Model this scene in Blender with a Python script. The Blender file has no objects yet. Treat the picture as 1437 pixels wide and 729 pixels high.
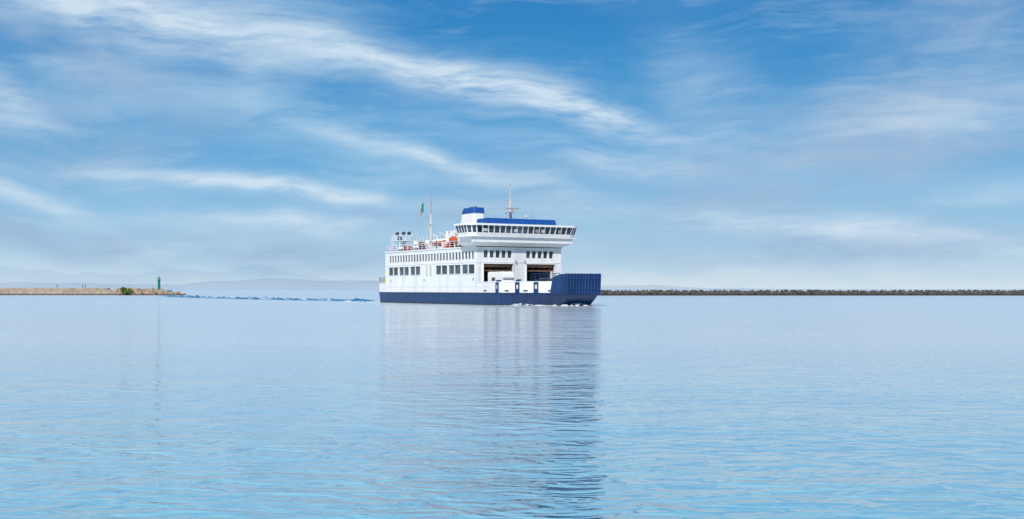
import bpy, bmesh, math, random
from mathutils import Vector, Matrix, noise
random.seed(7)
scene = bpy.context.scene
scene.view_settings.view_transform = 'Standard'
scene.view_settings.look = 'None'
scene.view_settings.exposure = 0
R = math.radians

# ------------------------------------------------------------ materials
def new_mat(name):
    m = bpy.data.materials.new(name); m.use_nodes = True
    nt = m.node_tree; nt.nodes.clear()
    out = nt.nodes.new('ShaderNodeOutputMaterial')
    p = nt.nodes.new('ShaderNodeBsdfPrincipled')
    nt.links.new(p.outputs[0], out.inputs[0])
    return m, nt, p, out

def paint(name, c1, c2, rough=0.45, scale=0.6, streak=True, bump=0.0, metallic=0.0, rust=0.0):
    m, nt, p, out = new_mat(name)
    N, L = nt.nodes, nt.links
    tc = N.new('ShaderNodeTexCoord')
    mp = N.new('ShaderNodeMapping')
    mp.inputs['Scale'].default_value = (1.6, 1.6, 0.22 if streak else 1.6)
    L.new(tc.outputs['Object'], mp.inputs[0])
    n = N.new('ShaderNodeTexNoise'); n.inputs['Scale'].default_value = scale
    n.inputs['Detail'].default_value = 6; n.inputs['Roughness'].default_value = 0.65
    L.new(mp.outputs[0], n.inputs['Vector'])
    r = N.new('ShaderNodeValToRGB')
    r.color_ramp.elements[0].position = 0.35; r.color_ramp.elements[1].position = 0.62
    r.color_ramp.elements[0].color = (*c2, 1); r.color_ramp.elements[1].color = (*c1, 1)
    L.new(n.outputs[0], r.inputs[0])
    col = r.outputs[0]
    if rust > 0:
        n2 = N.new('ShaderNodeTexNoise'); n2.inputs['Scale'].default_value = scale*2.7
        n2.inputs['Detail'].default_value = 8
        L.new(mp.outputs[0], n2.inputs['Vector'])
        r2 = N.new('ShaderNodeValToRGB')
        r2.color_ramp.elements[0].position = 0.62; r2.color_ramp.elements[1].position = 0.75
        r2.color_ramp.elements[0].color = (0,0,0,1); r2.color_ramp.elements[1].color = (rust,rust,rust,1)
        L.new(n2.outputs[0], r2.inputs[0])
        mx = N.new('ShaderNodeMixRGB'); mx.inputs[2].default_value = (0.22,0.10,0.05,1)
        L.new(r2.outputs[0], mx.inputs[0]); L.new(col, mx.inputs[1]); col = mx.outputs[0]
    L.new(col, p.inputs['Base Color'])
    p.inputs['Roughness'].default_value = rough
    p.inputs['Metallic'].default_value = metallic
    if bump > 0:
        b = N.new('ShaderNodeBump'); b.inputs['Strength'].default_value = bump
        b.inputs['Distance'].default_value = 0.1
        L.new(n.outputs[0], b.inputs['Height']); L.new(b.outputs[0], p.inputs['Normal'])
    return m

M_white = paint('white_paint', (0.82,0.82,0.80), (0.68,0.69,0.68), 0.4, 0.7, True, 0.15, rust=0.28)
M_white2 = paint('white_paint_clean', (0.82,0.82,0.80), (0.74,0.74,0.73), 0.4, 0.9, True, 0.05)
M_navy = paint('navy_paint', (0.008,0.040,0.135), (0.006,0.026,0.085), 0.35, 0.8, True, 0.1, rust=0.10)
M_navy2 = paint('navy_rib_paint', (0.018,0.070,0.23), (0.012,0.042,0.14), 0.45, 0.8, True, 0.0)
M_blue = paint('blue_paint', (0.012,0.085,0.33), (0.010,0.06,0.24), 0.4, 0.8, True)
M_boot = paint('boot_topping', (0.015,0.028,0.06), (0.03,0.045,0.06), 0.6, 1.5, True)
M_deck = paint('deck_grey', (0.16,0.19,0.20), (0.10,0.12,0.13), 0.8, 1.0, False)
M_brown = paint('brown_primer', (0.34,0.17,0.10), (0.24,0.12,0.08), 0.6, 1.0, False)
M_dark = paint('dark_cloth', (0.05,0.05,0.055), (0.03,0.03,0.035), 0.8, 1.0, False)
M_inner = paint('car_deck_paint', (0.42,0.40,0.37), (0.28,0.27,0.25), 0.7, 1.0, False)
M_orange = paint('orange_paint', (0.62,0.11,0.02), (0.5,0.08,0.02), 0.45, 2.0, False)
M_red = paint('red_paint', (0.45,0.03,0.03), (0.35,0.02,0.02), 0.45, 2.0, False)
M_yellow = paint('yellow_paint', (0.65,0.42,0.03), (0.5,0.3,0.03), 0.45, 2.0, False)
M_steel = paint('grey_steel', (0.35,0.36,0.37), (0.25,0.26,0.27), 0.45, 2.0, False)
M_black = paint('black_rubber', (0.02,0.02,0.02), (0.03,0.03,0.03), 0.7, 2.0, False)
M_green = paint('beacon_green', (0.01,0.22,0.12), (0.008,0.16,0.09), 0.4, 2.0, True)
M_cream = paint('cream_paint', (0.62,0.60,0.55), (0.5,0.48,0.44), 0.5, 1.0, True)
def glass(name, col=(0.03,0.045,0.06), rough=0.06):
    m, nt, p, out = new_mat(name)
    N,L = nt.nodes, nt.links
    n = N.new('ShaderNodeTexNoise'); n.inputs['Scale'].default_value = 0.45; n.inputs['Detail'].default_value=3
    tc = N.new('ShaderNodeTexCoord'); L.new(tc.outputs['Object'], n.inputs['Vector'])
    r = N.new('ShaderNodeValToRGB')
    r.color_ramp.elements[0].position=0.4; r.color_ramp.elements[1].position=0.68
    r.color_ramp.elements[0].color=(*[c*0.5 for c in col],1); r.color_ramp.elements[1].color=(*[c*2.6 for c in col],1)
    L.new(n.outputs[0], r.inputs[0]); L.new(r.outputs[0], p.inputs['Base Color'])
    p.inputs['Roughness'].default_value = rough; p.inputs['IOR'].default_value = 1.5
    return m
M_glass = glass('window_glass')

# ------------------------------------------------------------ builder
class B:
    def __init__(s): s.v=[]; s.f=[]; s.m=[]
    def quad(s, pts, mi=0):
        k=len(s.v); s.v += [tuple(p) for p in pts]; s.f.append(tuple(range(k,k+len(pts)))); s.m.append(mi)
    def box(s,x0,x1,y0,y1,z0,z1,mi=0):
        k=len(s.v)
        s.v += [(x0,y0,z0),(x1,y0,z0),(x1,y1,z0),(x0,y1,z0),(x0,y0,z1),(x1,y0,z1),(x1,y1,z1),(x0,y1,z1)]
        for f in [(0,3,2,1),(4,5,6,7),(0,1,5,4),(1,2,6,5),(2,3,7,6),(3,0,4,7)]:
            s.f.append(tuple(k+i for i in f)); s.m.append(mi)
    def frustum(s, lo, hi, z0, z1, mi=0):
        k=len(s.v); n=len(lo)
        s.v += [(x,y,z0) for x,y in lo]+[(x,y,z1) for x,y in hi]
        s.f.append(tuple(k+i for i in reversed(range(n)))); s.m.append(mi)
        s.f.append(tuple(k+n+i for i in range(n))); s.m.append(mi)
        for i in range(n):
            j=(i+1)%n
            s.f.append((k+i,k+j,k+n+j,k+n+i)); s.m.append(mi)
    def cyl(s,p0,p1,r0,r1=None,n=8,mi=0):
        if r1 is None: r1=r0
        p0=Vector(p0); p1=Vector(p1); d=(p1-p0).normalized()
        a=d.orthogonal().normalized(); b=d.cross(a)
        k=len(s.v)
        for p,r in ((p0,r0),(p1,r1)):
            for i in range(n):
                t=2*math.pi*i/n
                s.v.append(tuple(p+(a*math.cos(t)+b*math.sin(t))*r))
        for i in range(n):
            j=(i+1)%n
            s.f.append((k+i,k+j,k+n+j,k+n+i)); s.m.append(mi)
        s.f.append(tuple(k+i for i in reversed(range(n)))); s.m.append(mi)
        s.f.append(tuple(k+n+i for i in range(n))); s.m.append(mi)
    def prism_y(s, prof, y0, y1, mi=0, inset=None):
        k=len(s.v); n=len(prof)
        s.v += [(x,y0,z) for x,z in prof]+[(x,y1,z) for x,z in prof]
        s.f.append(tuple(k+i for i in range(n))); s.m.append(mi)
        s.f.append(tuple(k+n+i for i in reversed(range(n)))); s.m.append(mi)
        for i in range(n):
            j=(i+1)%n
            s.f.append((k+j,k+i,k+n+i,k+n+j)); s.m.append(mi)
    def rail(s, pts, h=1.05, r=0.025, step=1.5, mi=0, bars=3):
        for a,b in zip(pts[:-1],pts[1:]):
            a=Vector(a); b=Vector(b); L=(b-a).length; n=max(1,round(L/step))
            for i in range(n+1):
                p=a.lerp(b,i/n); s.cyl(p,p+Vector((0,0,h)),r,n=5,mi=mi)
            for q in range(bars):
                z=Vector((0,0,h*(q+1)/bars)); s.cyl(a+z,b+z,r*(1.2 if q==bars-1 else .7),n=5,mi=mi)
    def wall(s, o, a, n, s0, s1, z0, z1, ops, depth=0.15, mi=0, gb=None, gmi=0, rmi=None):
        o=Vector(o); a=Vector(a); n=Vector(n); up=Vector((0,0,1))
        P=lambda q,z,d=0: o+a*q+up*z-n*d
        S=sorted(set([s0,s1]+[x for op in ops for x in op[:2]]))
        Z=sorted(set([z0,z1]+[x for op in ops for x in op[2:4]]))
        for i in range(len(S)-1):
            for j in range(len(Z)-1):
                cx=(S[i]+S[i+1])/2; cz=(Z[j]+Z[j+1])/2
                if any(op[0]<cx<op[1] and op[2]<cz<op[3] for op in ops): continue
                s.quad([P(S[i],Z[j]),P(S[i+1],Z[j]),P(S[i+1],Z[j+1]),P(S[i],Z[j+1])],mi)
        for op in ops:
            q0,q1,za,zb=op[:4]; d=depth; r = mi if rmi is None else rmi
            s.quad([P(q0,za),P(q1,za),P(q1,za,d),P(q0,za,d)],r)
            s.quad([P(q0,zb),P(q0,zb,d),P(q1,zb,d),P(q1,zb)],r)
            s.quad([P(q0,za),P(q0,za,d),P(q0,zb,d),P(q0,zb)],r)
            s.quad([P(q1,za),P(q1,zb),P(q1,zb,d),P(q1,za,d)],r)
            if op[4] and gb is not None:
                gb.quad([P(q0,za,d),P(q1,za,d),P(q1,zb,d),P(q0,zb,d)],gmi)
    def build(s,name,mats,parent=None,smooth=False,bevel=0,recalc=False):
        me=bpy.data.meshes.new(name); me.from_pydata(s.v,[],s.f)
        for m in mats: me.materials.append(m)
        me.polygons.foreach_set('material_index',s.m)
        if smooth: me.polygons.foreach_set('use_smooth',[True]*len(s.f))
        me.update()
        if recalc:
            bm=bmesh.new(); bm.from_mesh(me); bmesh.ops.recalc_face_normals(bm,faces=bm.faces); bm.to_mesh(me); bm.free()
        ob=bpy.data.objects.new(name,me); scene.collection.objects.link(ob)
        if parent: ob.parent=parent
        if bevel>0:
            md=ob.modifiers.new('b','BEVEL'); md.width=bevel; md.segments=2; md.limit_method='ANGLE'
        return ob
def empty(name,loc=(0,0,0),rz=0):
    e=bpy.data.objects.new(name,None); e.location=loc; e.rotation_euler=(0,0,rz); scene.collection.objects.link(e); return e

# ------------------------------------------------------------ ferry
SHIP=(1.29,201.25,0); SR=R(-60)
ferry=empty('ferry',SHIP,SR)
SM=Matrix.Translation(SHIP)@Matrix.Rotation(SR,4,'Z')

plan=[(-43.6,3.4),(-43.4,5.4),(-42.8,7.0),(-41.8,8.0),(-40.4,8.45),(-37,8.5),(-30,8.5),(-20,8.5),(-10,8.5),(0,8.5),(5,8.5),(8,8.35),(11,7.7),(14,6.5),(16.7,5.0),(18.8,3.7),(19.5,3.2)]
def outline(z):
    k = max(0.0,(2.0-z)/3.0)
    pts=[]
    for u,h in plan:
        uu=u; hh=h
        if u>5: uu=5+(u-5)*(1-0.24*k**1.2)
        if u<-39: uu=-39+(u+39)*(1-0.35*k)
        if u>5: hh=h*(1-0.18*k*(u-5)/15)
        pts.append((uu,-hh))
    full=pts+[(x,-y) for x,y in reversed(pts)]
    return full
rows=[-1.2,-0.3,0.25,0.9,1.5,2.0,2.6,3.8]
b=B()
n=len(outline(0))
for z in rows: b.v += [(x,y,z) for x,y in outline(min(z,2.0))]
for r in range(len(rows)-1):
    for i in range(n):
        j=(i+1)%n
        b.f.append((r*n+i,r*n+j,(r+1)*n+j,(r+1)*n+i))
        z=rows[r]; mi=0 if z<1.9 else 1
        if z<0.2: mi=2
        u=(outline(2)[i][0]+outline(2)[j][0])/2
        if u>18.7 and z>=1.9: mi=0
        b.m.append(mi)
hull=b.build('hull',[M_navy,M_white,M_boot],ferry)
b=B()
o2=outline(2.0)
inn=[]
for x,y in o2:
    inn.append((x*1.0-(0.25 if x>5 else (-0.25 if x<-37 else 0)), y-(0.22 if y>0 else -0.22)))
for i in range(n):
    j=(i+1)%n
    b.quad([(*o2[i],3.8),(*o2[j],3.8),(*inn[j],3.8),(*inn[i],3.8)],0)
    b.quad([(*inn[i],3.8),(*inn[j],3.8),(*inn[j],2.3),(*inn[i],2.3)],0)
b.quad([(x,y,2.3) for x,y in inn],1)
b.build('main_deck',[M_white2,M_deck],ferry)
b=B()
for i in range(n-1):
    a=Vector((*o2[i],1.98)); c=Vector((*o2[i+1],1.98))
    b.cyl(a,c,0.10,n=6,mi=0)
    if a.x>-0.1 or a.x<-38:
        b.cyl(a+Vector((0,0,1.84)),c+Vector((0,0,1.84)),0.07,n=6,mi=1)
b.build('rubbing_strake',[M_navy,M_white2],ferry)
b=B()
for u in range(-36,5,6):
    b.box(u,u+0.03,-8.515,-8.5,2.1,3.78,0)
b.box(-37,5,-8.512,-8.5,3.0,3.025,0)
b.build('plate_seams',[M_steel],ferry)

def side_pt(u):
    for (a,ha),(c,hc) in zip(plan[:-1],plan[1:]):
        if a<=u<=c:
            t=(u-a)/(c-a); return -(ha+(hc-ha)*t), math.atan2(-(hc-ha),(c-a))
b=B()
for u in (7.2,11.9,15.2):
    for sgn in (-1,1):
        y,an=side_pt(u)
        c=Vector((u,y*(1 if sgn<0 else -1),0)); nn=Vector((math.sin(an),(-math.cos(an) if sgn<0 else math.cos(an)),0))
        if sgn<0: t=Vector((math.cos(an),math.sin(an),0))
        else: t=Vector((math.cos(an),-math.sin(an),0))
        def bx(q0,q1,z0,z1,d0,d1,mi):
            k=[c+t*q0+nn*d0,c+t*q1+nn*d0,c+t*q1+nn*d1,c+t*q0+nn*d1]
            b.frustum([(p.x,p.y) for p in k],[(p.x,p.y) for p in k],z0,z1,mi)
        bx(-0.42,0.42,2.05,2.7,0.0,0.14,0)
        bx(-0.42,-0.22,2.7,3.4,0.0,0.14,0)
        bx(0.22,0.42,2.7,3.4,0.0,0.14,0)
        bx(-0.42,0.42,3.4,3.75,0.0,0.14,0)
        bx(-0.22,0.22,2.7,3.4,0.0,0.05,2)
        bx(-0.3,0.3,3.88,4.15,-0.4,0.05,0)
b.build('fairleads',[M_navy,M_black,M_cream],ferry)
b=B()
for u in (3.2,9.6,13.4,17.4):
    y,an=side_pt(u); t=Vector((math.cos(an),math.sin(an),0)); nn=Vector((math.sin(an),-math.cos(an),0)); c=Vector((u,y,0))+nn*0.012
    b.quad([c-t*0.45+Vector((0,0,2.25)),c+t*0.45+Vector((0,0,2.25)),c+t*0.45+Vector((0,0,2.5)),c-t*0.45+Vector((0,0,2.5))],0)
b.build('freeing_ports',[M_black],ferry)

b=B(); g=B()
U0=-37.6
ops=[]
k=29; p=35.2/k
for i in range(k):
    s0=-35.6+i*p
    ops.append((s0,s0+0.80,7.75,9.05,True))
big=[]
for s0 in (-36.0,-31.1,-26.1):
    big += [(s0,s0+2.05,5.3,6.85,True),(s0+2.25,s0+4.3,5.3,6.85,True)]
for s0 in (-15.3,-10.2,-5.1):
    big += [(s0,s0+2.1,5.3,6.85,True),(s0+2.3,s0+4.5,5.3,6.85,True)]
allops=ops+big
b.wall((0,-8.5,0),(1,0,0),(0,-1,0),U0,0,3.8,9.8,allops,0.14,0,g,0)
b.wall((0,8.5,0),(1,0,0),(0,1,0),U0,0,3.8,9.8,allops,0.14,0,g,0)
fops=[(-7.1,-1.35,2.3,6.95,False),(1.35,7.1,2.3,6.95,False)]
for i in range(5):
    for sgn in (0,1):
        s0=(-7.0+i*1.16) if not sgn else (1.35+i*1.16)
        fops.append((s0,s0+0.82,8.0,9.25,True))
b.wall((0,0,0),(0,1,0),(1,0,0),-8.5,8.5,2.3,9.8,fops,0.25,0,g,0)
b.wall((U0,0,0),(0,1,0),(-1,0,0),-8.5,8.5,2.3,9.8,[(-6.5,6.5,2.3,6.9,False)],0.25,0,g,0)
b.quad([(U0,-8.5,9.8),(0,-8.5,9.8),(0,8.5,9.8),(U0,8.5,9.8)],1)
b.build('superstructure_walls',[M_white,M_deck],ferry)
b=B()
for op in big:
    b.box(op[0]-0.06,op[1]+0.06,-8.55,-8.503,op[3],op[3]+0.06,0)
    b.box(op[0]-0.06,op[1]+0.06,-8.58,-8.503,op[2]-0.07,op[2],0)
b.box(U0-0.08,0.08,-8.62,-8.503,9.72,9.92,0)
b.box(U0-0.08,0.08,8.503,8.62,9.72,9.92,0)
b.box(0.003,0.14,-8.5,8.5,9.6,9.8,0)
b.box(U0,0,-8.56,-8.503,7.18,7.26,0)
b.box(0.003,0.07,-8.5,8.5,7.2,7.3,0)
for s0,s1 in ((-7.1,-1.35),(1.35,7.1)):
    b.box(0.003,0.22,s0-0.15,s1+0.15,6.95,7.1,0)
    b.box(0.003,0.18,s0-0.12,s0,2.35,6.94,0)
    b.box(0.003,0.18,s1,s1+0.12,2.35,6.94,0)
b.build('mouldings',[M_white2],ferry)
b=B()
b.box(-37,-0.3,-8.3,8.3,7.1,7.3,0)
b.box(-37,-0.3,-1.2,1.2,2.31,7.09,0)
b.box(-37,-0.35,-8.3,-7.2,2.31,7.09,0)
b.box(-37,-0.35,7.2,8.3,2.31,7.09,0)
b.build('car_deck_interior',[M_inner],ferry)
b=B()
for s0,s1 in ((-7.05,-1.4),(1.4,7.05)):
    b.box(-16,-0.6,s0,s1,5.75,5.95,0)
    b.box(-0.62,-0.5,s0,s1,6.4,6.85,0)
    for q in range(5):
        yy=s0+0.3+q*(s1-s0-0.6)/4
        b.cyl((-0.7,yy,5.9),(-0.7,yy,6.9),0.06,n=6,mi=0)
    b.box(-0.9,-0.6,s0,s0+0.3,2.31,5.74,0)
    b.box(-0.9,-0.6,s1-0.3,s1,2.31,5.74,1)
    b.box(-9,-8.8,s0+1.0,s1-2.0,2.31,5.74,1)
b.build('mezzanine_deck',[M_brown,M_white2],ferry)

b=B()
lo2=[(-4.5,-8.5),(0.15,-8.5),(0.15,8.5),(-4.5,8.5)]
hi2=[(-4.5,-9.5),(1.3,-9.9),(1.3,9.9),(-4.5,9.5)]
b.frustum(lo2,hi2,9.93,10.55,0)
hi3=[(-4.5,-9.7),(1.35,-10.1),(1.35,10.1),(-4.5,9.7)]
b.frustum(hi2,hi3,10.55,11.45,0)
sl=[(-3.2,-10.6),(1.7,-10.6),(1.7,10.6),(-3.2,10.6)]
b.frustum(sl,sl,11.45,11.6,0)
b.build('bridge_support',[M_white2],ferry,bevel=0.03)
b=B()
def slant_face(p0,p1,q0,q1,nw,mull,inward,gb):
    p0,p1,q0,q1=map(Vector,(p0,p1,q0,q1)); inward=Vector(inward)
    gb.quad([p0+inward*0.06,p1+inward*0.06,q1+inward*0.06,q0+inward*0.06],0)
    for i in range(nw+1):
        t=i/nw; w=mull/(p1-p0).length
        t0=max(0,t-w/2); t1=min(1,t+w/2)
        a=p0.lerp(p1,t0); c=p0.lerp(p1,t1); d=q0.lerp(q1,t1); e=q0.lerp(q1,t0)
        b.quad([a,c,d,e],0)
zb,z1,z2=11.6,12.15,13.35
base=[(-2.6,-10.5),(0.9,-10.5),(1.7,-9.2),(1.7,9.2),(0.9,10.5),(-2.6,10.5),(-2.6,7.2),(-7.5,6.4),(-7.5,-6.4),(-2.6,-7.2)]
top=[(-2.8,-11.0),(1.2,-11.0),(2.15,-9.5),(2.15,9.5),(1.2,11.0),(-2.8,11.0),(-2.8,7.4),(-7.5,6.5),(-7.5,-6.5),(-2.8,-7.4)]
def lerp2(t): return [(a[0]*(1-t)+c[0]*t,a[1]*(1-t)+c[1]*t) for a,c in zip(base,top)]
m1=lerp2(0.3)
nb=len(base)
nws=[4,2,17,2,4,3,4,10,4,3]
for i in range(nb):
    j=(i+1)%nb
    b.quad([(*base[i],zb),(*base[j],zb),(*m1[j],z1),(*m1[i],z1)],0)
    e=Vector((m1[j][0]-m1[i][0],m1[j][1]-m1[i][1],0)).normalized(); inward=Vector((-e.y,e.x,0))
    slant_face((*m1[i],z1),(*m1[j],z1),(*top[i],z2),(*top[j],z2),nws[i],0.24,inward,g)
rf=[(x*1.0+(0.25 if x>0 else -0.1),y*1.02) for x,y in top]
b.frustum(rf,rf,z2,z2+0.32,0)
b.build('bridge_house',[M_white2],ferry)
b=B()
for y0,y1,mi in ((-8.2,-7.4,0),(-2.2,-1.5,0),(2.0,2.7,1),(3.2,3.8,0),(6.6,7.4,1)):
    b.quad([(1.95,y0,12.35),(1.95,y1,12.35),(2.05,y1,12.85),(2.05,y0,12.85)],mi)
b.build('bridge_blinds',[M_cream,M_steel],ferry)
b=B()
b.frustum([(-3.5,-6.6),(0.9,-7.0),(0.9,7.0),(-3.5,6.6)],[(-3.5,-6.4),(0.7,-6.8),(0.7,6.8),(-3.5,6.4)],z2+0.33,14.7,0)
b.build('roof_fairing',[M_blue],ferry,bevel=0.04)
def rrect(cx,cy,lx,ly,r=0.35,seg=4):
    P=[]
    for sx,sy,a0 in ((1,-1,-90),(1,1,0),(-1,1,90),(-1,-1,180)):
        for i in range(seg+1):
            t=R(a0+90*i/seg)
            P.append((cx+sx*(lx/2-r)+r*math.cos(t),cy+sy*(ly/2-r)+r*math.sin(t)))
    return P
b=B()
b.frustum(rrect(-17.3,0,6.4,3.4),rrect(-17.2,0,5.4,2.5),9.81,14.2,0)
b.frustum(rrect(-17.2,0,5.4,2.5),rrect(-17.0,0,4.9,2.2),14.2,16.6,0)
b.frustum(rrect(-17.0,0,5.1,2.4),rrect(-16.7,0,4.3,2.2),16.6,17.6,1)
for q in (-1.0,0,1.0): b.cyl((-16.8+q,0,17.5),(-16.9+q,0,17.8),0.2,n=10,mi=2)
b.box(-18.6,-15.9,-1.42,-1.2,12.2,13.4,2)
b.build('funnel',[M_white2,M_blue,M_black],ferry,bevel=0.0)
b=B()
b.box(-12.5,-7.0,-6.0,6.0,9.81,12.5,0)
b.box(-12.8,-6.9,-6.2,6.2,12.5,12.65,0)
b.wall((0,-4.4,0),(1,0,0),(0,-1,0),-31.5,-19.9,9.81,11.7,[(-30.8+i*1.45,-30.0+i*1.45,10.6,11.3,True) for i in range(7)],0.1,0,g,0)
b.wall((-31.5,0,0),(0,1,0),(-1,0,0),-4.4,4.4,9.81,11.7,[(-3,-2,10.6,11.3,True),(2,3,10.6,11.3,True)],0.1,0,g,0)
b.wall((-19.9,0,0),(0,1,0),(1,0,0),-4.4,4.4,9.81,11.7,[],0.1,0,g,0)
b.box(-31.8,-19.6,-4.6,4.6,11.7,11.82,0)
b.box(-9.5,-8.7,-6.03,-6.0,9.9,11.8,1)
b.build('deckhouse',[M_white2,M_steel],ferry)
g.build('windows',[M_glass],ferry)

b=B()
for u in (-34,-28.5,-23.5,-15):
    b.cyl((u,-6.3,9.81),(u,-6.3,11.2),0.22,n=10,mi=0); b.cyl((u-0.05,-6.3,11.2),(u+0.5,-6.45,11.45),0.36,0.42,n=10,mi=0)
for u in (-33,-31.6,-26.4,-25):
    b.cyl((u,-7.5,10.5),(u+1.2,-7.5,10.5),0.33,n=10,mi=0)
    b.box(u+0.1,u+0.2,-7.8,-7.2,9.81,10.4,2); b.box(u+1.0,u+1.1,-7.8,-7.2,9.81,10.4,2)
for u,mi in ((-20.5,0),(-21.6,3),(-14.2,0),(-13.2,1),(-6.5,0),(-29.5,4),(-24,1),(-12,4),(-5.4,1)):
    b.box(u,u+0.9,-7.8,-6.9,9.81,10.7+0.5*random.random(),mi)
for i in range(10):
    b.box(-14.6+i*0.2,-14.4+i*0.2,-6.9,-6.1,9.9+i*0.26,9.94+i*0.26,2)
b.cyl((-14.7,-6.9,10.8),(-12.6,-6.9,13.4),0.04,n=5,mi=0)
b.box(-15.2,-12.9,-5.6,-2.5,9.82,13.2,0)
b.box(-21.5,-20.2,-3,3,11.83,13.0,0)
b.cyl((-23.5,-2.0,11.83),(-23.5,-2.0,13.6),0.3,n=10,mi=0); b.cyl((-25.5,-2.5,11.83),(-25.5,-2.5,13.0),0.22,n=10,mi=2)
b.build('deck_lockers',[M_white2,M_orange,M_steel,M_blue,M_red],ferry)
b=B()
for u,v in ((-36.8,-7.4),(-36.8,-4.5),(-33.2,-7.4),(-33.2,-4.5)):
    b.cyl((u,v,9.81),(u,v,12.7),0.08,n=6,mi=0)
b.box(-37,-33,-7.6,-4.3,12.0,12.12,0)
b.rail([(-37,-7.6,12.12),(-33,-7.6,12.12),(-33,-4.3,12.12),(-37,-4.3,12.12),(-37,-7.6,12.12)],h=1.0,r=0.03,step=1.0)
b.cyl((-36.8,-7.4,9.9),(-33.2,-7.4,12.0),0.05,n=5); b.cyl((-33.2,-7.4,9.9),(-36.8,-7.4,12.0),0.05,n=5)
for u,v in ((-36.3,-6.4),(-34.2,-6.0),(-33.4,-5.2)):
    b.cyl((u,v,12.1),(u,v,13.3),0.06,n=6,mi=1)
    b.cyl((u-0.35,v,13.5),(u+0.3,v-0.1,13.6),0.36,0.24,n=10,mi=3)
b.box(-35.6,-34.8,-6.8,-6.2,12.12,12.9,2)
b.build('searchlight_platform',[M_white2,M_steel,M_navy,M_dark],ferry)
b=B()
b.rail([(-37.4,8.3,9.93),(-37.4,-8.4,9.93),(-5.0,-8.4,9.93)],h=1.1,r=0.035,step=1.6)
b.rail([(-37.4,8.3,9.93),(-5.0,8.4,9.93)],h=1.1,r=0.035,step=1.6)
b.rail([(-12.6,-6.1,12.66),(-7.6,-6.1,12.66)],h=1.0,r=0.03,step=1.2)
b.rail([(-31.6,-4.5,11.83),(-19.8,-4.5,11.83)],h=0.9,r=0.03,step=1.4)
b.build('railings',[M_white2],ferry)
b=B()
b.cyl((-3.2,0,14.7),(-3.2,0,18.2),0.20,0.14,n=8); b.cyl((-3.2,0,18.2),(-3.2,0,22.0),0.09,0.04,n=6)
for dx,dy in ((-1.0,-0.9),(-1.0,0.9)): b.cyl((-3.2+dx,dy,14.7),(-3.2,0,17.6),0.07,n=6)
b.box(-3.9,-2.2,-0.9,0.9,16.0,16.1)
b.box(-2.6,-2.4,-1.3,1.3,16.55,16.75,1); b.cyl((-2.5,0,16.1),(-2.5,0,16.5),0.18,n=8,mi=1)
b.box(-3.3,-3.1,-1.2,1.2,17.6,17.7); b.box(-3.3,-3.1,-0.5,0.5,19.4,19.46)
for y in (-1.1,-0.6,0.6,1.1): b.cyl((-3.2,y,17.7),(-3.2,y,18.2),0.05,n=5,mi=1)
b.cyl((-3.2,0.0,20.6),(-3.2,0,20.9),0.12,n=8,mi=1)
b.cyl((-3.4,4.6,14.7),(-3.4,4.6,16.6),0.025,n=5,mi=1)
b.cyl((-2.0,2.6,14.7),(-2.0,2.6,15.2),0.05,n=5); b.cyl((-2,2.6,15.2),(-2,2.6,15.65),0.28,0.2,n=10)
b.build('main_mast',[M_cream,M_steel],ferry)
b=B()
b.cyl((-34.6,0,9.8),(-34.6,0,17.5),0.38,0.17,n=8); b.cyl((-34.6,0,17.5),(-34.6,0,21.8),0.14,0.06,n=6,mi=1)
b.cyl((-36.0,-1.2,9.8),(-34.6,0,16.5),0.09,n=6); b.cyl((-36.0,1.2,9.8),(-34.6,0,16.5),0.09,n=6)
b.box(-34.7,-34.5,-1.0,1.0,17.3,17.42); b.box(-35.2,-34.3,-0.4,0.4,15.4,15.5)
b.cyl((-34.6,0,19.6),(-34.6,0,19.9),0.2,n=8,mi=1)
b.cyl((-34.6,-1.4,17.4),(-36.5,-2.5,9.9),0.02,n=4,mi=1)
b.cyl((-34.6,0,18.0),(-36.2,-0.9,20.2),0.04,n=5,mi=1)
b.build('aft_mast',[M_cream,M_steel],ferry)
b=B()
for i in range(6):
    x0=-36.1-0.25*i; x1=x0-0.25; w=lambda q:0.12*math.sin(q*1.5)
    m_=0 if i<3 else (1 if i<4 else 2)
    b.quad([(x0,-0.9+w(i),18.2-0.16*i),(x1,-0.9+w(i+1),18.04-0.16*i),(x1,-0.9+w(i+1),19.9-0.24*i),(x0,-0.9+w(i),20.14-0.24*i)],m_)
b.build('flag',[M_green,M_white2,M_red],ferry)
def boat(name,cx,cy,cz,L,W,H,mat,mat2,parent,cover=True):
    b=B(); ns=11; rs=[]
    prof=[(-1,1.0),(-0.9,0.45),(-0.55,0.1),(0,0),(0.55,0.1),(0.9,0.45),(1,1.0)]
    if cover: prof=prof+[(0.8,1.35),(0.35,1.6),(-0.35,1.6),(-0.8,1.35)]
    for i in range(ns):
        t=-1+2*i/(ns-1); k=(1-abs(t)**3)**0.6 if abs(t)<1 else 0.02
        k=max(k,0.03)
        ring=[]
        for y,z in prof:
            zz=z if z<=1 else 1+(z-1)*min(1,k*1.1)
            lift=0.25*abs(t)**3
            ring.append((cx+t*L/2,cy+y*W/2*k,cz+H*(zz*(1) if zz>=1 else (1-(1-zz)*k))+lift*(1 if z<=1 else 0.5)))
        rs.append(ring)
    m=len(prof)
    for r in rs: b.v+=r
    for i in range(ns-1):
        for j in range(m):
            q=(j+1)%m
            b.f.append((i*m+j,i*m+q,(i+1)*m+q,(i+1)*m+j)); b.m.append(0 if j<6 else 1)
    return b.build(name,[mat,mat2],parent,smooth=True,recalc=True)
boat('rescue_boat',-9.4,-7.2,10.6,5.4,1.9,0.85,M_orange,M_orange,ferry)
boat('lifeboat',-17.5,-6.6,10.5,5.6,2.0,0.8,M_orange,M_white2,ferry)
b=B()
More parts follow.
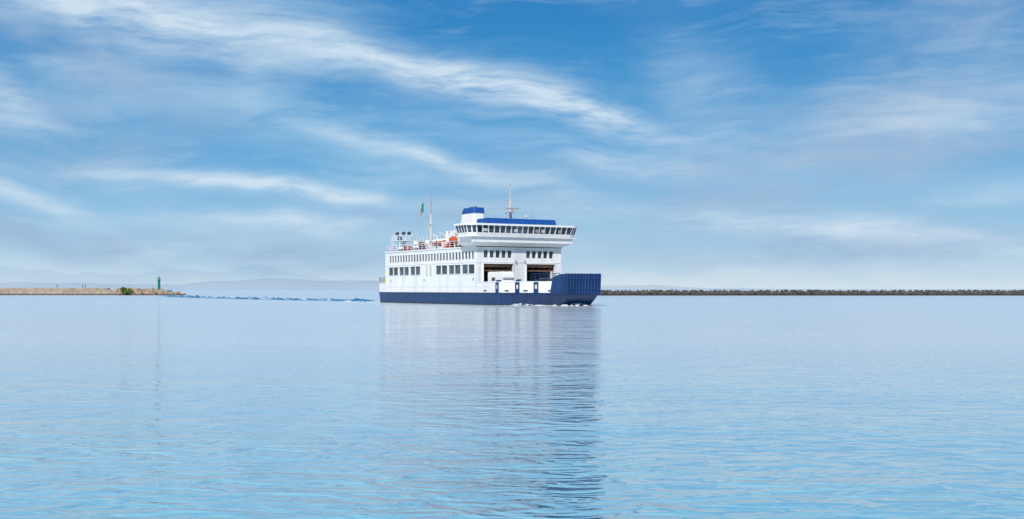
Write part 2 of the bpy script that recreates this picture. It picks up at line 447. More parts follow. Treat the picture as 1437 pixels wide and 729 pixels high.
for u in (-10.8,-8.0,-19.3,-15.7):
    b.cyl((u,-6.2,9.81),(u,-6.2,12.3),0.1,n=6); b.cyl((u,-6.2,12.3),(u,-7.6,12.9),0.08,n=6); b.cyl((u,-7.4,12.8),(u,-7.2,11.5),0.02,n=4)
b.build('davits',[M_white2],ferry)
b=B()
for u in (-34.5,-27,-19,-12,-6.4):
    for i in range(10):
        t0=2*math.pi*i/10; t1=2*math.pi*(i+1)/10
        b.cyl((u+0.33*math.cos(t0),-8.5,10.5+0.33*math.sin(t0)),(u+0.33*math.cos(t1),-8.5,10.5+0.33*math.sin(t1)),0.07,n=5,mi=i%2)
b.build('life_rings',[M_orange,M_white2],ferry)
# bow ramp
b=B()
def ramp(b,u,sg,zt=5.1,m0=0,m1_=1):
    b.prism_y([(u,1.75),(u+sg*0.24,1.7),(u+sg*0.5,zt),(u+sg*0.28,zt)],-3.2,3.2,m0)
    for i in range(12):
        y=-3.12+i*6.24/11
        b.prism_y([(u+sg*0.25,1.95),(u+sg*0.48,1.95),(u+sg*0.72,zt-0.12),(u+sg*0.49,zt-0.12)],y-0.07,y+0.07,m1_)
    b.prism_y([(u+sg*0.45,4.3),(u+sg*0.6,4.3),(u+sg*0.61,4.45),(u+sg*0.46,4.45)],-3.19,3.19,m1_)
    b.prism_y([(u+sg*0.32,2.7),(u+sg*0.48,2.7),(u+sg*0.49,2.85),(u+sg*0.33,2.85)],-3.19,3.19,m1_)
    for s_ in (-1,1):
        yy=3.24*s_
        b.prism_y([(u-sg*2.6,2.2),(u+sg*0.25,2.0),(u+sg*0.52,zt-0.1),(u-sg*0.9,zt-0.2),(u-sg*2.2,4.3)],yy-0.06,yy+0.06,m0)
ramp(b,19.5,1)
b.build('bow_ramp',[M_navy,M_navy2],ferry)
b=B(); ramp(b,-43.6,-1,4.6); b.build('stern_ramp',[M_white2,M_white2],ferry)
b=B()
b.rail([(14.2,-6.25,3.85),(16.4,-5.1,3.85),(18.8,-3.7,3.85)],h=1.25,r=0.045,step=0.8,mi=0,bars=4)
b.rail([(14.2,6.25,3.85),(16.4,5.1,3.85),(18.8,3.7,3.85)],h=1.25,r=0.045,step=0.8,mi=0,bars=4)
for sg in (-1,1):
    b.quad([(17.4,sg*4.65,2.0),(18.8,sg*3.76,2.0),(19.65,sg*3.25,2.0),(20.0,sg*3.27,5.05),(19.0,sg*3.72,5.0),(17.8,sg*4.42,4.5)],0)
b.build('bow_rails',[M_navy],ferry)
b=B()
for u,v in ((12.5,-5),(12.5,5),(15.5,-3),(-40.3,-5.3),(-40.3,5.3)):
    b.box(u-0.6,u+0.6,v-0.25,v+0.25,2.31,2.5,0)
    b.cyl((u-0.35,v,2.4),(u-0.35,v,3.1),0.16,n=8); b.cyl((u+0.35,v,2.4),(u+0.35,v,3.1),0.16,n=8)
b.cyl((-40.6,-6.8,2.3),(-40.6,-6.8,5.6),0.12,n=6,mi=1); b.cyl((-40.6,-6.8,5.6),(-41.4,-7.3,6.1),0.09,n=6,mi=1)
b.box(-41.2,-40.2,-7.4,-6.6,3.8,4.9,1)
b.rail([(-38.0,-8.4,3.82),(-40.4,-8.3,3.82),(-41.8,-7.9,3.82),(-42.8,-6.9,3.82)],h=1.1,r=0.035,step=0.8,mi=0)
b.build('mooring_gear',[M_steel,M_yellow],ferry)
b=B()
for u in (-19.4,-17.8):
    b.box(u,u+0.85,-8.53,-8.503,5.0,6.95,0)
for u in (-35.2,-20.3,-1.2):
    b.box(u,u+0.5,-8.53,-8.503,4.1,4.5,1)
for i in range(9):
    b.cyl((0.12,-8.2,3.0+i*0.4),(0.12,-7.75,3.0+i*0.4),0.02,n=4,mi=1)
b.box(0.004,0.03,-0.45,0.4,2.5,4.4,1)
b.cyl((0.15,-0.9,7.5),(0.45,-0.9,7.4),0.12,n=8,mi=1); b.cyl((0.15,0.9,7.5),(0.45,0.9,7.4),0.12,n=8,mi=1)
b.build('wall_fittings',[M_cream,M_steel,M_blue],ferry)

# ------------------------------------------------------------ vehicles on deck
def vehicle(name,u,v,kind,mat,z=2.31):
    w=SM@Vector((u,v,z))
    e=empty(name,w,SR)
    b=B()
    if kind=='camper':
        L,W,H=5.9,2.15,3.25
        prof=[(-L/2,0.45),(-L/2,H-0.2),(-L/2+0.25,H),(L/2-1.2,H),(L/2-0.75,H-0.25),(L/2-0.55,2.25),(L/2-1.0,1.95),(L/2-0.55,1.3),(L/2-0.05,1.1),(L/2,0.45)]
        b.prism_y(prof,-W/2,W/2,0)
        gl=B()
        gl.quad([(L/2-1.03,-W/2+0.15,1.9),(L/2-1.03+0.03,W/2-0.15,1.9),(L/2-0.53,W/2-0.15,1.33),(L/2-0.53,-W/2+0.15,1.33)],0)
        for s_ in (-1,1):
            gl.box(-1.6,-0.4,s_*(W/2)-0.01,s_*(W/2)+0.012,1.7,2.3,0); gl.box(L/2-2.1,L/2-1.15,s_*(W/2)-0.01,s_*(W/2)+0.012,1.3,1.85,0)
        r=0.36; xs=(-L/2+1.3,L/2-0.9)
    else:
        L,W,H=(4.3,1.75,1.5) if kind=='car' else (4.9,1.95,2.2)
        if kind=='car':
            prof=[(-L/2,0.35),(-L/2,0.9),(L/2-1.2,0.92),(L/2-0.1,0.7),(L/2,0.35)]
            cab=[(-L/2+0.2,0.9),(-L/2+0.7,H),(0.4,H),(L/2-1.15,0.91)]
        else:
            prof=[(-L/2,0.35),(-L/2,1.15),(L/2-1.0,1.15),(L/2-0.1,0.9),(L/2,0.35)]
            cab=[(-L/2+0.03,1.14),(-L/2+0.1,H),(L/2-1.7,H),(L/2-1.0,1.15)]
        b.prism_y(prof,-W/2,W/2,0)
        gl=B()
        k=len(b.v); m=len(cab); ins=0.16
        zc=[c[1] for c in cab]; zmin=min(zc)
        yy=lambda z:W/2-0.04-ins*(z-zmin)/(H-zmin)
        b.v+=[(x,-yy(z),z) for x,z in cab]+[(x,yy(z),z) for x,z in cab]
        b.f.append(tuple(k+i for i in range(m)));b.m.append(1)
        b.f.append(tuple(k+m+i for i in reversed(range(m))));b.m.append(1)
        for i in range(m):
            j=(i+1)%m; b.f.append((k+j,k+i,k+m+i,k+m+j)); b.m.append(0 if i==1 else 1)
        r=0.32; xs=(-L/2+0.8,L/2-0.85)
        gl.box(L/2-0.03,L/2+0.01,-W/2+0.1,-W/2+0.5,0.6,0.75,0); gl.box(L/2-0.03,L/2+0.01,W/2-0.5,W/2-0.1,0.6,0.75,0)
    for x in xs:
        for s_ in (-1,1):
            b.cyl((x,s_*(W/2-0.2),r),(x,s_*(W/2+0.02),r),r,n=14,mi=2)
    b.build('body',[mat,M_glass,M_black],e,bevel=0.05)
    gl.build('glazing',[M_glass],e)
vehicle('camper_van',3.4,-5.4,'camper',M_white2)
vehicle('car',4.2,2.6,'car',M_steel)
vehicle('van',1.2,5.4,'van',M_white2)
vehicle('car',6.5,5.0,'car',M_red)
vehicle('car',3.0,-2.4,'car',M_navy)
vehicle('van',-4.0,-2.9,'van',M_steel)

# ------------------------------------------------------------ water
mw,nt,p,out=new_mat('sea_water'); N,L=nt.nodes,nt.links
tc=N.new('ShaderNodeTexCoord')
def nz(scale,sx,sy,det,rough=0.55,dist=0.0,rot=0):
    mp=N.new('ShaderNodeMapping'); mp.inputs['Scale'].default_value=(sx,sy,1); mp.inputs['Rotation'].default_value=(0,0,R(rot))
    L.new(tc.outputs['Object'],mp.inputs[0])
    n=N.new('ShaderNodeTexNoise'); n.inputs['Scale'].default_value=scale; n.inputs['Detail'].default_value=det
    n.noise_dimensions='2D'
    n.inputs['Roughness'].default_value=rough; n.inputs['Distortion'].default_value=dist
    L.new(mp.outputs[0],n.inputs['Vector']); return n.outputs[0]
def mth(op,a,b_=None,c_=None,clamp=False):
    m=N.new('ShaderNodeMath'); m.operation=op; m.use_clamp=clamp
    for i,x in enumerate((a,b_,c_)):
        if x is None: continue
        if isinstance(x,(int,float)): m.inputs[i].default_value=x
        else: L.new(x,m.inputs[i])
    return m.outputs[0]
def mrange(x,a,b_,c,d):
    q=N.new('ShaderNodeMapRange'); q.inputs[1].default_value=a; q.inputs[2].default_value=b_; q.inputs[3].default_value=c; q.inputs[4].default_value=d
    L.new(x,q.inputs[0]); return q.outputs[0]
w1=nz(1.0,0.95,1.9,2,0.5,0.6,6)
w2=nz(1.0,0.24,0.40,1,0.5,0.4,-12)
w3=nz(1.0,3.0,4.6,2,0.5,0.0,15)
patch=nz(1.0,0.09,0.18,2,0.5,0.0,3)
h=mth('ADD',mth('MULTIPLY',w1,0.16),mth('MULTIPLY',w2,0.10))
h=mth('ADD',h,mth('MULTIPLY',w3,0.018))
h=mth('MULTIPLY',h,mrange(patch,0.35,0.65,0.45,1.35))
bp=N.new('ShaderNodeBump'); bp.inputs['Strength'].default_value=1.0; bp.inputs['Distance'].default_value=1.0
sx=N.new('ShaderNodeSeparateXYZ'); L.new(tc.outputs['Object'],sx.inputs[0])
near=mrange(sx.outputs[1],13,55,1.5,0.36)
L.new(mth('MULTIPLY',h,near),bp.inputs['Height'])
L.new(bp.outputs[0],p.inputs['Normal'])
mc=N.new('ShaderNodeMixRGB'); mc.inputs[1].default_value=(0.19,0.44,0.55,1); mc.inputs[2].default_value=(0.64,0.70,0.73,1)  # base colour pales with distance, painting in the far water's bright sky reflection
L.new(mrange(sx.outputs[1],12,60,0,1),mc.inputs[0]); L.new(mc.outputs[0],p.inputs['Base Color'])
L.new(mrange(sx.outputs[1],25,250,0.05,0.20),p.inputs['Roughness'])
p.inputs['IOR'].default_value=1.60
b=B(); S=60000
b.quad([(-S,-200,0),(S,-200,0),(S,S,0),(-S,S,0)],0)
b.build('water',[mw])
mwk,nt,p,out=new_mat('wake_water'); N,L=nt.nodes,nt.links
p.inputs['Base Color'].default_value=(0.03,0.18,0.34,1); p.inputs['Roughness'].default_value=0.12; p.inputs['IOR'].default_value=1.34
tc=N.new('ShaderNodeTexCoord'); hb=nz(1.0,0.9,0.9,2,0.5,0.5,8); bp=N.new('ShaderNodeBump'); bp.inputs['Distance'].default_value=0.15; L.new(hb,bp.inputs['Height']); L.new(bp.outputs[0],p.inputs['Normal'])

mf,nt,p,out=new_mat('foam'); N,L=nt.nodes,nt.links
tc=N.new('ShaderNodeTexCoord')
f1=nz(1.3,1,1,5,0.7)
p.inputs['Base Color'].default_value=(0.8,0.85,0.88,1); p.inputs['Roughness'].default_value=0.8
tr=N.new('ShaderNodeBsdfTransparent'); mx=N.new('ShaderNodeMixShader')
cr=N.new('ShaderNodeValToRGB'); cr.color_ramp.elements[0].position=0.46; cr.color_ramp.elements[1].position=0.58
L.new(f1,cr.inputs[0]); L.new(cr.outputs[0],mx.inputs[0]); L.new(tr.outputs[0],mx.inputs[1]); L.new(p.outputs[0],mx.inputs[2]); L.new(mx.outputs[0],out.inputs[0])
def strip(pts,wd,ht,mat_i,b,seed=0,seg=0.8):
    P=[Vector(q) for q in pts]; S=[]
    for a,c in zip(P[:-1],P[1:]):
        m=max(1,int((c-a).length/seg))
        for i in range(m): S.append(a.lerp(c,i/m))
    S.append(P[-1]); n=len(S); prof=[(-1,-0.05),(-0.5,0.45),(0,1),(0.5,0.45),(1,-0.05)]
    k=len(b.v)
    for i,s_ in enumerate(S):
        d=(S[min(i+1,n-1)]-S[max(i-1,0)]).normalized(); nn=Vector((-d.y,d.x,0)); t=i/(n-1)
        am=(0.35+1.3*abs(noise.noise(Vector((s_.x*0.22+seed,s_.y*0.22,seed)))*1.6))*min(1,t*12,(1-t)*12+0.02)
        off=noise.noise(Vector((s_.x*0.1,s_.y*0.1,seed+5)))*1.2
        for q,z in prof:
            w=s_+nn*(q*wd+off); b.v.append((w.x,w.y,max(-0.05,z*ht*am-0.02)))
    for i in range(n-1):
        for j in range(4):
            b.f.append((k+i*5+j,k+i*5+j+1,k+(i+1)*5+j+1,k+(i+1)*5+j)); b.m.append(mat_i)
def W(u,v):
    q=SM@Vector((u,v,0)); return (q.x,q.y,0)
b=B()
strip([W(-41,-5.5),(-36,262,0),(-60,300,0),(-98,372,0),(-135,450,0)],1.4,0.44,0,b,1,1.5)
strip([W(-42,-2.5),(-32,256,0),(-52,292,0),(-88,350,0),(-118,420,0)],1.2,0.36,0,b,9,1.5)
strip([W(-42,1),(-40,262,0),(-75,315,0),(-120,400,0)],1.2,0.34,0,b,4,1.5)
b.build('ship_wake',[mwk],smooth=True)
b=B()
wl=[(x,y) for x,y in outline(0.0)[:17]]
bow=[W(x+0.15,y-0.35) for x,y in wl if x>10]
strip(bow,0.7,0.42,0,b,2,0.25)
tip=wl[-1]
strip([W(tip[0]+0.5,tip[1]-0.3),W(tip[0]+0.9,0),W(tip[0]+0.5,3.2)],0.6,0.6,0,b,5,0.25)
strip([W(tip[0]-0.5,tip[1]-1.2),W(13.5,-8.2),W(9,-10.0)],0.5,0.14,0,b,8,0.4)
strip([W(-39,-8.9),W(-44,-7.5),W(-49,-7.5),W(-58,-8)],0.8,0.3,0,b,12,0.4)
strip([W(-44,-2),W(-50,-2),W(-63,-2.5)],1.6,0.32,0,b,17,0.4)
strip([(-34,256,0),(-37,262,0),(-60,298,0),(-97,368,0),(-128,440,0)],0.9,0.40,0,b,31,1.0)
b.build('bow_wave_foam',[mf],smooth=True)

# ------------------------------------------------------------ breakwaters
def rockmat(name,c1,c2,c3):
    m,nt,p,out=new_mat(name); N,L=nt.nodes,nt.links
    tc=N.new('ShaderNodeTexCoord'); n=N.new('ShaderNodeTexNoise'); n.inputs['Scale'].default_value=0.6; n.inputs['Detail'].default_value=6
    L.new(tc.outputs['Object'],n.inputs['Vector'])
    r=N.new('ShaderNodeValToRGB'); r.color_ramp.elements[0].position=0.35; r.color_ramp.elements[1].position=0.65
    r.color_ramp.elements[0].color=(*c2,1); r.color_ramp.elements[1].color=(*c1,1)
    L.new(n.outputs[0],r.inputs[0])
    s=N.new('ShaderNodeSeparateXYZ'); L.new(tc.outputs['Object'],s.inputs[0])
    q=N.new('ShaderNodeMapRange'); q.inputs[1].default_value=0.25; q.inputs[2].default_value=0.9
    L.new(s.outputs[2],q.inputs[0])
    mx=N.new('ShaderNodeMixRGB'); mx.inputs[1].default_value=(*c3,1); L.new(q.outputs[0],mx.inputs[0]); L.new(r.outputs[0],mx.inputs[2])
    L.new(mx.outputs[0],p.inputs['Base Color']); p.inputs['Roughness'].default_value=0.9
    return m
M_rockd=rockmat('dark_rock',(0.12,0.10,0.08),(0.045,0.04,0.035),(0.02,0.02,0.018))
M_rockl=rockmat('sandy_rock',(0.46,0.36,0.25),(0.26,0.19,0.13),(0.07,0.06,0.045))
M_conc=rockmat('concrete',(0.42,0.34,0.26),(0.28,0.23,0.18),(0.10,0.09,0.075))
ico=bmesh.new(); bmesh.ops.create_icosphere(ico,subdivisions=2,radius=1.0)
IV=[v.co.copy() for v in ico.verts]; IF=[tuple(v.index for v in f.verts) for f in ico.faces]; ico.free()
def rock(b,c,r,mi=0):
    sd=random.random()*100; sc=Vector((random.uniform(.8,1.35),random.uniform(.7,1.2),random.uniform(.55,.9)))
    rot=Matrix.Rotation(random.random()*6.28,3,'Z')@Matrix.Rotation(random.uniform(-.5,.5),3,'X')
    k=len(b.v)
    for v in IV:
        d=1+0.35*noise.noise(v*1.3+Vector((sd,0,0)))
        q=Vector((max(-.75,min(.75,v.x)),max(-.75,min(.75,v.y)),max(-.7,min(.7,v.z))))*d*1.2*r
        q=Vector((q.x*sc.x,q.y*sc.y,q.z*sc.z)); q=rot@q
        b.v.append(tuple(Vector(c)+q))
    for f in IF: b.f.append(tuple(k+i for i in f)); b.m.append(mi)
b=B()
x=22.0
def yR(x): return 486+0.01*x
b.frustum([(14,482),(520,486),(520,500),(14,496)],[(16,486),(520,490),(520,496),(16,492)],-0.6,1.7,0)
while x<420:
    y=yR(x)
    rock(b,(x+random.uniform(-.5,.5),y-3.6+random.uniform(-.5,.5),0.15),random.uniform(0.8,1.2))
    rock(b,(x+random.uniform(-.5,.5),y-1.8+random.uniform(-.4,.4),0.95),random.uniform(0.8,1.15))
    rock(b,(x+random.uniform(-.5,.5),y+0.2+random.uniform(-.4,.4),1.75+random.uniform(-.15,.15)),random.uniform(0.5,0.85))
    x+=random.uniform(1.1,1.7)
b.build('rock_breakwater',[M_rockd])
b=B()
b.box(-420,-172,511,517,-0.6,2.0,0)
b.box(-420,-178,514.5,517,2.0,3.15,0)
xx=-420
while xx<-174:
    b.box(xx,xx+0.12,510.96,511,0.2,2.0,1)
    if random.random()<.2: b.box(xx+1,xx+3.5,513.2,514.4,2.0,2.5,0)
    xx+=8
b.box(-420,-172,510.9,511.4,2.0,2.18,0)
b.box(-172,-150,509,516,-0.6,2.1,0)
b.build('stone_pier',[M_conc,M_rockd])
b=B()
x=-172
while x<-141.5:
    t=(x+172)/30.5; hh=2.7*(1-0.8*max(0,t-0.35)/0.65)
    for yy,zz in ((506.5,0.1),(508,0.9),(509.5,1.8),(511.5,2.4)):
        if zz<hh+0.1: rock(b,(x+random.uniform(-.6,.6),yy+random.uniform(-.5,.5),zz+random.uniform(-.1,.15)),random.uniform(.7,1.1))
    x+=random.uniform(.9,1.3)
x=-420
while x<-172:
    rock(b,(x,509.8+random.uniform(-.4,.4),0.0),random.uniform(.4,.8)); x+=random.uniform(1,2.4)
b.build('pier_head_rocks',[M_rockl])
be=empty('harbour_beacon',(-154.6,512,2.1))
b=B()
b.cyl((0,0,0),(0,0,0.6),1.5,1.4,n=16,mi=1)
b.cyl((0,0,0.6),(0,0,4.3),0.62,0.5,n=14,mi=0)
b.cyl((0,0,4.3),(0,0,4.45),1.05,1.05,n=14,mi=0)
b.cyl((0,0,4.45),(0,0,5.3),0.38,0.34,n=10,mi=0); b.cyl((0,0,5.3),(0,0,5.75),0.28,0.3,n=10,mi=2); b.cyl((0,0,5.75),(0,0,6.05),0.38,0.05,n=10,mi=0)
b.cyl((0,0,6.0),(0,0,6.7),0.03,n=5,mi=0)
for i in range(10):
    t=2*math.pi*i/10; t2=2*math.pi*(i+1)/10
    b.cyl((math.cos(t),math.sin(t),4.45),(math.cos(t),math.sin(t),5.3),0.035,n=4,mi=0)
    for z in (4.9,5.3): b.cyl((math.cos(t),math.sin(t),z),(math.cos(t2),math.sin(t2),z),0.03,n=4,mi=0)
for q in (-.3,.3): b.cyl((q,-0.75,0.6),(q,-0.7,4.4),0.03,n=4,mi=0)
b.build('tower',[M_green,M_conc,M_glass],be)
ml,nt,p,out=new_mat('leaves'); N,L=nt.nodes,nt.links
tc=N.new('ShaderNodeTexCoord'); n_=N.new('ShaderNodeTexNoise'); n_.inputs['Scale'].default_value=1.5; L.new(tc.outputs['Object'],n_.inputs['Vector'])
r=N.new('ShaderNodeValToRGB'); r.color_ramp.elements[0].position=.35; r.color_ramp.elements[1].position=.65
r.color_ramp.elements[0].color=(0.05,0.11,0.015,1); r.color_ramp.elements[1].color=(0.20,0.30,0.04,1)
L.new(n_.outputs[0],r.inputs[0]); L.new(r.outputs[0],p.inputs['Base Color']); p.inputs['Roughness'].default_value=.7
sh=empty('shrub',(-167.0,505.0,0.7))
b=B()
for i in range(9):
    t=random.random()*6.28; b.cyl((0,0,0),(1.4*math.cos(t),1.0*math.sin(t),2.0+random.random()),0.08,0.03,n=5,mi=0)
b.build('stems',[M_brown],sh)
b=B()
cl=[(random.gauss(0,1.1),random.gauss(0,.6),random.uniform(.3,2.6)) for _ in range(22)]
for c in cl:
    rr=random.uniform(.4,.75)
    for _ in range(130):
        d=Vector((random.gauss(0,1),random.gauss(0,1),random.gauss(0,1))).normalized()*rr*random.uniform(.5,1)
        q=Vector(c)+d; a=Vector((random.gauss(0,1),random.gauss(0,1),random.gauss(0,1))).normalized()*.16; e=a.orthogonal().normalized()*.12
        b.quad([q-a,q+e,q+a,q-e],0)
b.build('foliage',[ml],sh)
M_skin=paint('skin',(0.5,0.3,0.2),(0.45,0.27,0.18),0.6,2,False)
def person(loc,rz,top,bot,stride=0.25):
    e=empty('person',loc,rz)
    def skin(name,pts,edges,rad,mat,root=0):
        me=bpy.data.meshes.new(name); me.from_pydata(pts,edges,[]); ob=bpy.data.objects.new(name,me); scene.collection.objects.link(ob); ob.parent=e
        md=ob.modifiers.new('skin','SKIN'); sv=me.skin_vertices[0].data
        for i,rr in enumerate(rad): sv[i].radius=(rr,rr)
        sv[root].use_root=True
        s=ob.modifiers.new('s','SUBSURF'); s.levels=1; s.render_levels=1
        me.materials.append(mat)
    s=stride
    skin('legs',[(0,0,.95),(0,.1,.9),(s*.6,.1,.5),(s*.5,.1,.06),(s*.5+.16,.1,.03),(0,-.1,.9),(-s*.3,-.1,.5),(-s*1.3,-.1,.1),(-s*1.3+.14,-.1,.04)],
         [(0,1),(1,2),(2,3),(3,4),(0,5),(5,6),(6,7),(7,8)],[.13,.10,.07,.05,.04,.10,.07,.05,.04],bot)
    skin('torso',[(0,0,.92),(0,0,1.2),(.02,0,1.42),(0,.19,1.4),(-.1,.23,1.12),(.05,.24,.88),(0,-.19,1.4),(.1,-.23,1.12),(.25,-.23,.92)],
         [(0,1),(1,2),(2,3),(3,4),(4,5),(2,6),(6,7),(7,8)],[.14,.13,.13,.06,.05,.04,.06,.05,.04],top)
    skin('head',[(.02,0,1.46),(.03,0,1.55),(.04,0,1.64),(.03,0,1.7)],[(0,1),(1,2),(2,3)],[.05,.07,.1,.08],M_skin)
person((-200.5,515.3,3.15),R(10),M_navy,M_dark)
person((-188.2,515.6,3.15),R(190),M_dark,M_navy)
person((-189.2,515.1,3.15),R(170),M_red,M_dark)
# passengers at the ferry's upper-deck rail
for u,v,t_,m_ in ((-6.0,-7.9,-80,M_navy),(-22.4,-7.7,-100,M_red),(-23.2,-7.8,-70,M_dark),(-30.2,-7.9,-95,M_navy),(-16.0,-8.0,-90,M_dark)):
    q=SM@Vector((u,v,9.82)); person(q,SR+R(t_),m_,M_dark,0.06)

# ------------------------------------------------------------ distant hills
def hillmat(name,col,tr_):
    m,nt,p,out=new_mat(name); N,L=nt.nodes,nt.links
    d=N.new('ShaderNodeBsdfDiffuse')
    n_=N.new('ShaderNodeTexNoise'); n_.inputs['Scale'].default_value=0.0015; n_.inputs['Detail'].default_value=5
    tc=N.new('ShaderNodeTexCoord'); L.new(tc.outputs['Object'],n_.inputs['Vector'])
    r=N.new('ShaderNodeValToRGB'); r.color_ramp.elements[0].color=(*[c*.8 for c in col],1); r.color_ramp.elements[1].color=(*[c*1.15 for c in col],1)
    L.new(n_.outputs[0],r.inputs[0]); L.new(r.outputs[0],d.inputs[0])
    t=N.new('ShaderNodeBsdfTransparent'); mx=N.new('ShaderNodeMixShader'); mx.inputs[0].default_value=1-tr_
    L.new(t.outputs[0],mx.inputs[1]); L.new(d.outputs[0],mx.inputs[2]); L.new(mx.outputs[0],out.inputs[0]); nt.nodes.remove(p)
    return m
def ridge(name,D,prof,mat,seed,rough=0.12):
    b=B(); X0=prof[0][0]; X1=prof[-1][0]; n=220; rows_=6
    def H(x):
        for (a,ha),(c,hc) in zip(prof[:-1],prof[1:]):
            if a<=x<=c:
                t=(x-a)/(c-a); t=t*t*(3-2*t); h=ha+(hc-ha)*t
                return h
        return 0
    for i in range(n+1):
        x=X0+(X1-X0)*i/n; h=H(x)
        h*=1+rough*2*noise.fractal(Vector((x*0.0022,seed,0)),1.0,2.0,5)
        for r_ in range(rows_):
            t=r_/(rows_-1)
            b.v.append((x,D-1200*(1-t)+120*noise.noise(Vector((x*.004,t*3,seed))),-2+max(0,h)*t**0.8))
    for i in range(n):
        for r_ in range(rows_-1):
            k=i*rows_+r_; b.f.append((k,k+rows_,k+rows_+1,k+1)); b.m.append(0)
    b.build(name,[mat],smooth=True)
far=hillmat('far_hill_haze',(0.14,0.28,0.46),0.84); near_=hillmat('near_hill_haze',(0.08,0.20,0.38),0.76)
D=14000; s=D/1640
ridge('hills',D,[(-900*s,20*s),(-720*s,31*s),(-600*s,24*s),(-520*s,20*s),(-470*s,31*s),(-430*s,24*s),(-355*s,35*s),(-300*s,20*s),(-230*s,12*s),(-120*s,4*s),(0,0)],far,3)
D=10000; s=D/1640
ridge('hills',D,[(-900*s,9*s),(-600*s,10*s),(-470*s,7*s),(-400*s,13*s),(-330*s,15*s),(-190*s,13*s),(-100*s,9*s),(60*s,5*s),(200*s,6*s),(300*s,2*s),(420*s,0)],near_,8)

# ------------------------------------------------------------ world
world=bpy.data.worlds.new('World'); scene.world=world; world.use_nodes=True
nt=world.node_tree; N,L=nt.nodes,nt.links; N.clear()
out=N.new('ShaderNodeOutputWorld'); bg=N.new('ShaderNodeBackground'); bg.inputs[1].default_value=0.10; L.new(bg.outputs[0],out.inputs[0])
SUN_EL=R(42); sd=Vector((-0.30,-0.95,0)).normalized()
sky=N.new('ShaderNodeTexSky'); sky.sky_type='NISHITA'; sky.sun_disc=False; sky.sun_elevation=SUN_EL
sky.sun_rotation=math.atan2(sd.x,sd.y); sky.air_density=1.0; sky.dust_density=0.3; sky.ozone_density=3.0
tc=N.new('ShaderNodeTexCoord'); sp=N.new('ShaderNodeSeparateXYZ'); L.new(tc.outputs['Generated'],sp.inputs[0])
az=mth('MULTIPLY',mth('ARCTAN2',sp.outputs[0],sp.outputs[1]),10.0)
el=mth('MULTIPLY',mth('ARCSINE',sp.outputs[2]),10.0)
cb=N.new('ShaderNodeCombineXYZ'); L.new(az,cb.inputs[0]); L.new(el,cb.inputs[1])
P0=cb.outputs[0]
def vm(op,a,b_):
    m=N.new('ShaderNodeVectorMath'); m.operation=op
    for i,x in enumerate((a,b_)):
        if isinstance(x,(tuple,list)): m.inputs[i].default_value=x
        else: L.new(x,m.inputs[i])
    return m
def noise3(vec,scale,det,rough=.55,dist=0.0,color=False):
    n=N.new('ShaderNodeTexNoise'); n.inputs['Scale'].default_value=scale; n.inputs['Detail'].default_value=det; n.inputs['Roughness'].default_value=rough; n.inputs['Distortion'].default_value=dist
    n.noise_dimensions='2D'
    L.new(vec,n.inputs['Vector']); return n.outputs[1] if color else n.outputs[0]
w=vm('SUBTRACT',noise3(P0,0.55,2,color=True),(.5,.5,.5)).outputs[0]
w=vm('MULTIPLY',w,(0.9,0.34,0)).outputs[0]
P1=vm('ADD',P0,w).outputs[0]
def gauss(cx,cy,ang,lx,ly):
    m=N.new('ShaderNodeMapping'); m.vector_type='TEXTURE'; m.inputs['Location'].default_value=(cx,cy,0); m.inputs['Rotation'].default_value=(0,0,R(ang)); m.inputs['Scale'].default_value=(lx,ly,1)
    L.new(P1,m.inputs[0]); d=vm('DOT_PRODUCT',m.outputs[0],m.outputs[0]).outputs['Value']
    return mth('POWER',2.71828,mth('MULTIPLY',d,-1.0))
def total(lst):
    acc=None
    for cx,cy,ang,lx,ly,a in lst:
        g_=mth('MULTIPLY',gauss(cx,cy,ang,lx,ly),a)
        acc=g_ if acc is None else mth('ADD',acc,g_)
    return acc
def px(x): return (x-718)/164
def py(y): return (406-y)/164
white=total([(px(150),py(35),-13,1.8,.24,1.2),(px(620),py(112),-12,1.8,.14,1.2),(px(790),py(150),-16,.8,.12,.9),
 (px(390),py(268),-4,1.3,.07,1.5),(px(610),py(222),-13,1.1,.08,1.0),(px(430),py(312),-2,1.2,.08,.9),
 (px(0),py(165),-15,.35,.2,.9),(px(20),py(285),-10,.8,.10,.8),(px(1120),py(318),-4,1.5,.11,1.0),(px(980),py(115),-35,.5,.22,.4),
 (px(850),py(225),-10,.9,.12,.6),(px(1280),py(190),5,1.1,.18,.6),(px(1400),py(270),8,.7,.08,.6)])
mauve=total([(px(80),py(205),-5,1.0,.34,1.0),(px(230),py(345),-3,2.3,.16,1.1),(px(1220),py(205),2,1.5,.36,1.2),(px(1350),py(50),20,.9,.5,.9),
 (px(1000),py(260),-3,1.6,.22,.9),(px(1200),py(345),0,2.5,.18,1.0),(px(700),py(300),0,1.6,.16,.8),(px(180),py(120),-20,1.2,.25,.6),(px(150),py(60),-14,1.8,.45,.5)])
veil=total([(px(250),py(110),-10,2.8,.9,.8),(px(700),py(330),0,5,.5,.5),(px(1200),py(230),0,2,.7,.45)])
def fib(ang,sx_,sy_,scale,det,dist,lo,hi,rough=.6):
    m=N.new('ShaderNodeMapping'); m.inputs['Rotation'].default_value=(0,0,R(ang)); m.inputs['Scale'].default_value=(sx_,sy_,1)
    L.new(P1,m.inputs[0]); n=noise3(m.outputs[0],scale,det,rough,dist)
    q=N.new('ShaderNodeMapRange'); q.inputs[1].default_value=lo; q.inputs[2].default_value=hi; L.new(n,q.inputs[0]); return q.outputs[0]
fA=fib(13,0.55,2.8,1.9,6,0.0,.30,.67,.63)
fB=fib(3,0.6,2.0,1.4,6,0.0,.33,.61,.57)
fC=fib(-6,0.45,2.2,1.0,6,0.0,.42,.72,.60)
fD=fib(11,0.30,2.4,1.6,6,0.0,.52,.77,.63)
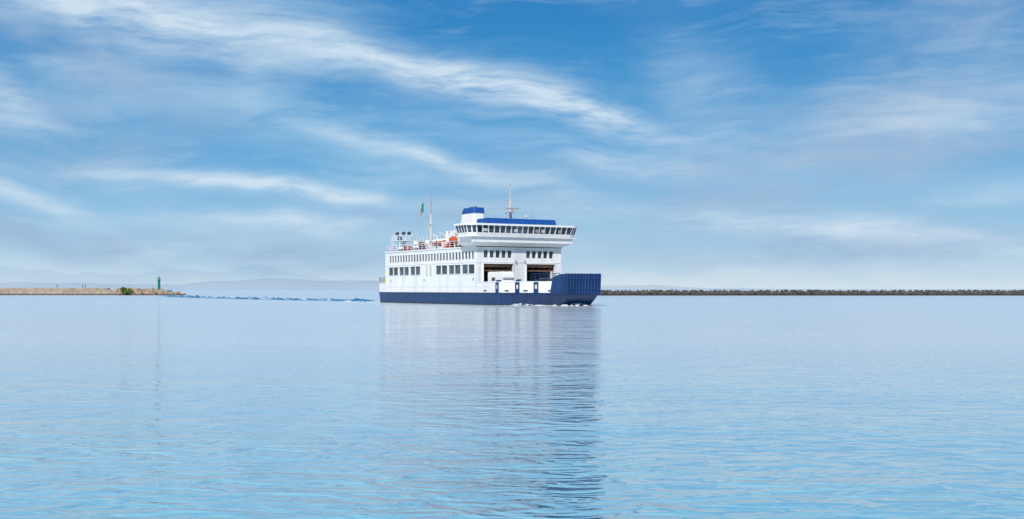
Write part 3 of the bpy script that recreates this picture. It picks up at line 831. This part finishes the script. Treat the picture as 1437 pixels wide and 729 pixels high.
wm=mth('ADD',mth('MULTIPLY',white,mth('ADD',mth('MULTIPLY',fA,.84),.13)),mth('MULTIPLY',fD,.30),clamp=True)
mm=mth('MULTIPLY',mauve,mth('ADD',mth('MULTIPLY',fB,.8),.25),clamp=True)
vv=mth('ADD',mth('MULTIPLY',veil,fC),mth('MULTIPLY',fC,.10),clamp=True)
def mixc(f,a,col):
    m=N.new('ShaderNodeMixRGB')
    if isinstance(f,(int,float)): m.inputs[0].default_value=f
    else: L.new(f,m.inputs[0])
    L.new(a,m.inputs[1])
    if isinstance(col,tuple): m.inputs[2].default_value=(*col,1)
    else: L.new(col,m.inputs[2])
    return m.outputs[0]
rr=N.new('ShaderNodeValToRGB'); e=rr.color_ramp.elements
stops=[(0.0,(.66,.78,.86)),(0.025,(.47,.66,.82)),(0.06,(.25,.51,.76)),(0.12,(.088,.36,.68)),(0.20,(.026,.25,.58)),(0.26,(.012,.195,.515)),(0.45,(.018,.17,.43)),(1.0,(.03,.13,.36))]
e[0].position=0; e[0].color=(*stops[0][1],1); e[1].position=1; e[1].color=(*stops[-1][1],1)
for q,cc in stops[1:-1]:
    ne=e.new(q); ne.color=(*cc,1)
L.new(mth('DIVIDE',el,10.0),rr.inputs[0])
ten=N.new('ShaderNodeMixRGB'); ten.blend_type='MULTIPLY'; ten.inputs[0].default_value=1; ten.inputs[2].default_value=(10,10,10,1); L.new(rr.outputs[0],ten.inputs[1])
c=mixc(.92,sky.outputs[0],ten.outputs[0])
c=mixc(vv,c,(3.3,5.7,7.9))
c=mixc(mth('MULTIPLY',mm,.8),c,(3.3,4.8,6.8))
c=mixc(mth('MULTIPLY',wm,.87),c,(6.6,7.9,9.0))
L.new(c,bg.inputs[0])

sl=bpy.data.lights.new('sun','SUN'); sl.energy=4.6; sl.angle=R(0.5); sl.color=(1,.96,.9)
so=bpy.data.objects.new('sun',sl); scene.collection.objects.link(so)
dirv=Vector((sd.x*math.cos(SUN_EL),sd.y*math.cos(SUN_EL),math.sin(SUN_EL)))
so.rotation_euler=(-dirv).to_track_quat('-Z','Y').to_euler()

cam=bpy.data.cameras.new('camera'); cam.lens=41.1; cam.sensor_width=36; cam.shift_y=0.0289; cam.clip_end=200000; cam.clip_start=0.1
co=bpy.data.objects.new('camera',cam); co.location=(0,0,2.65); co.rotation_euler=(R(90),0,0); scene.collection.objects.link(co)
scene.camera=co
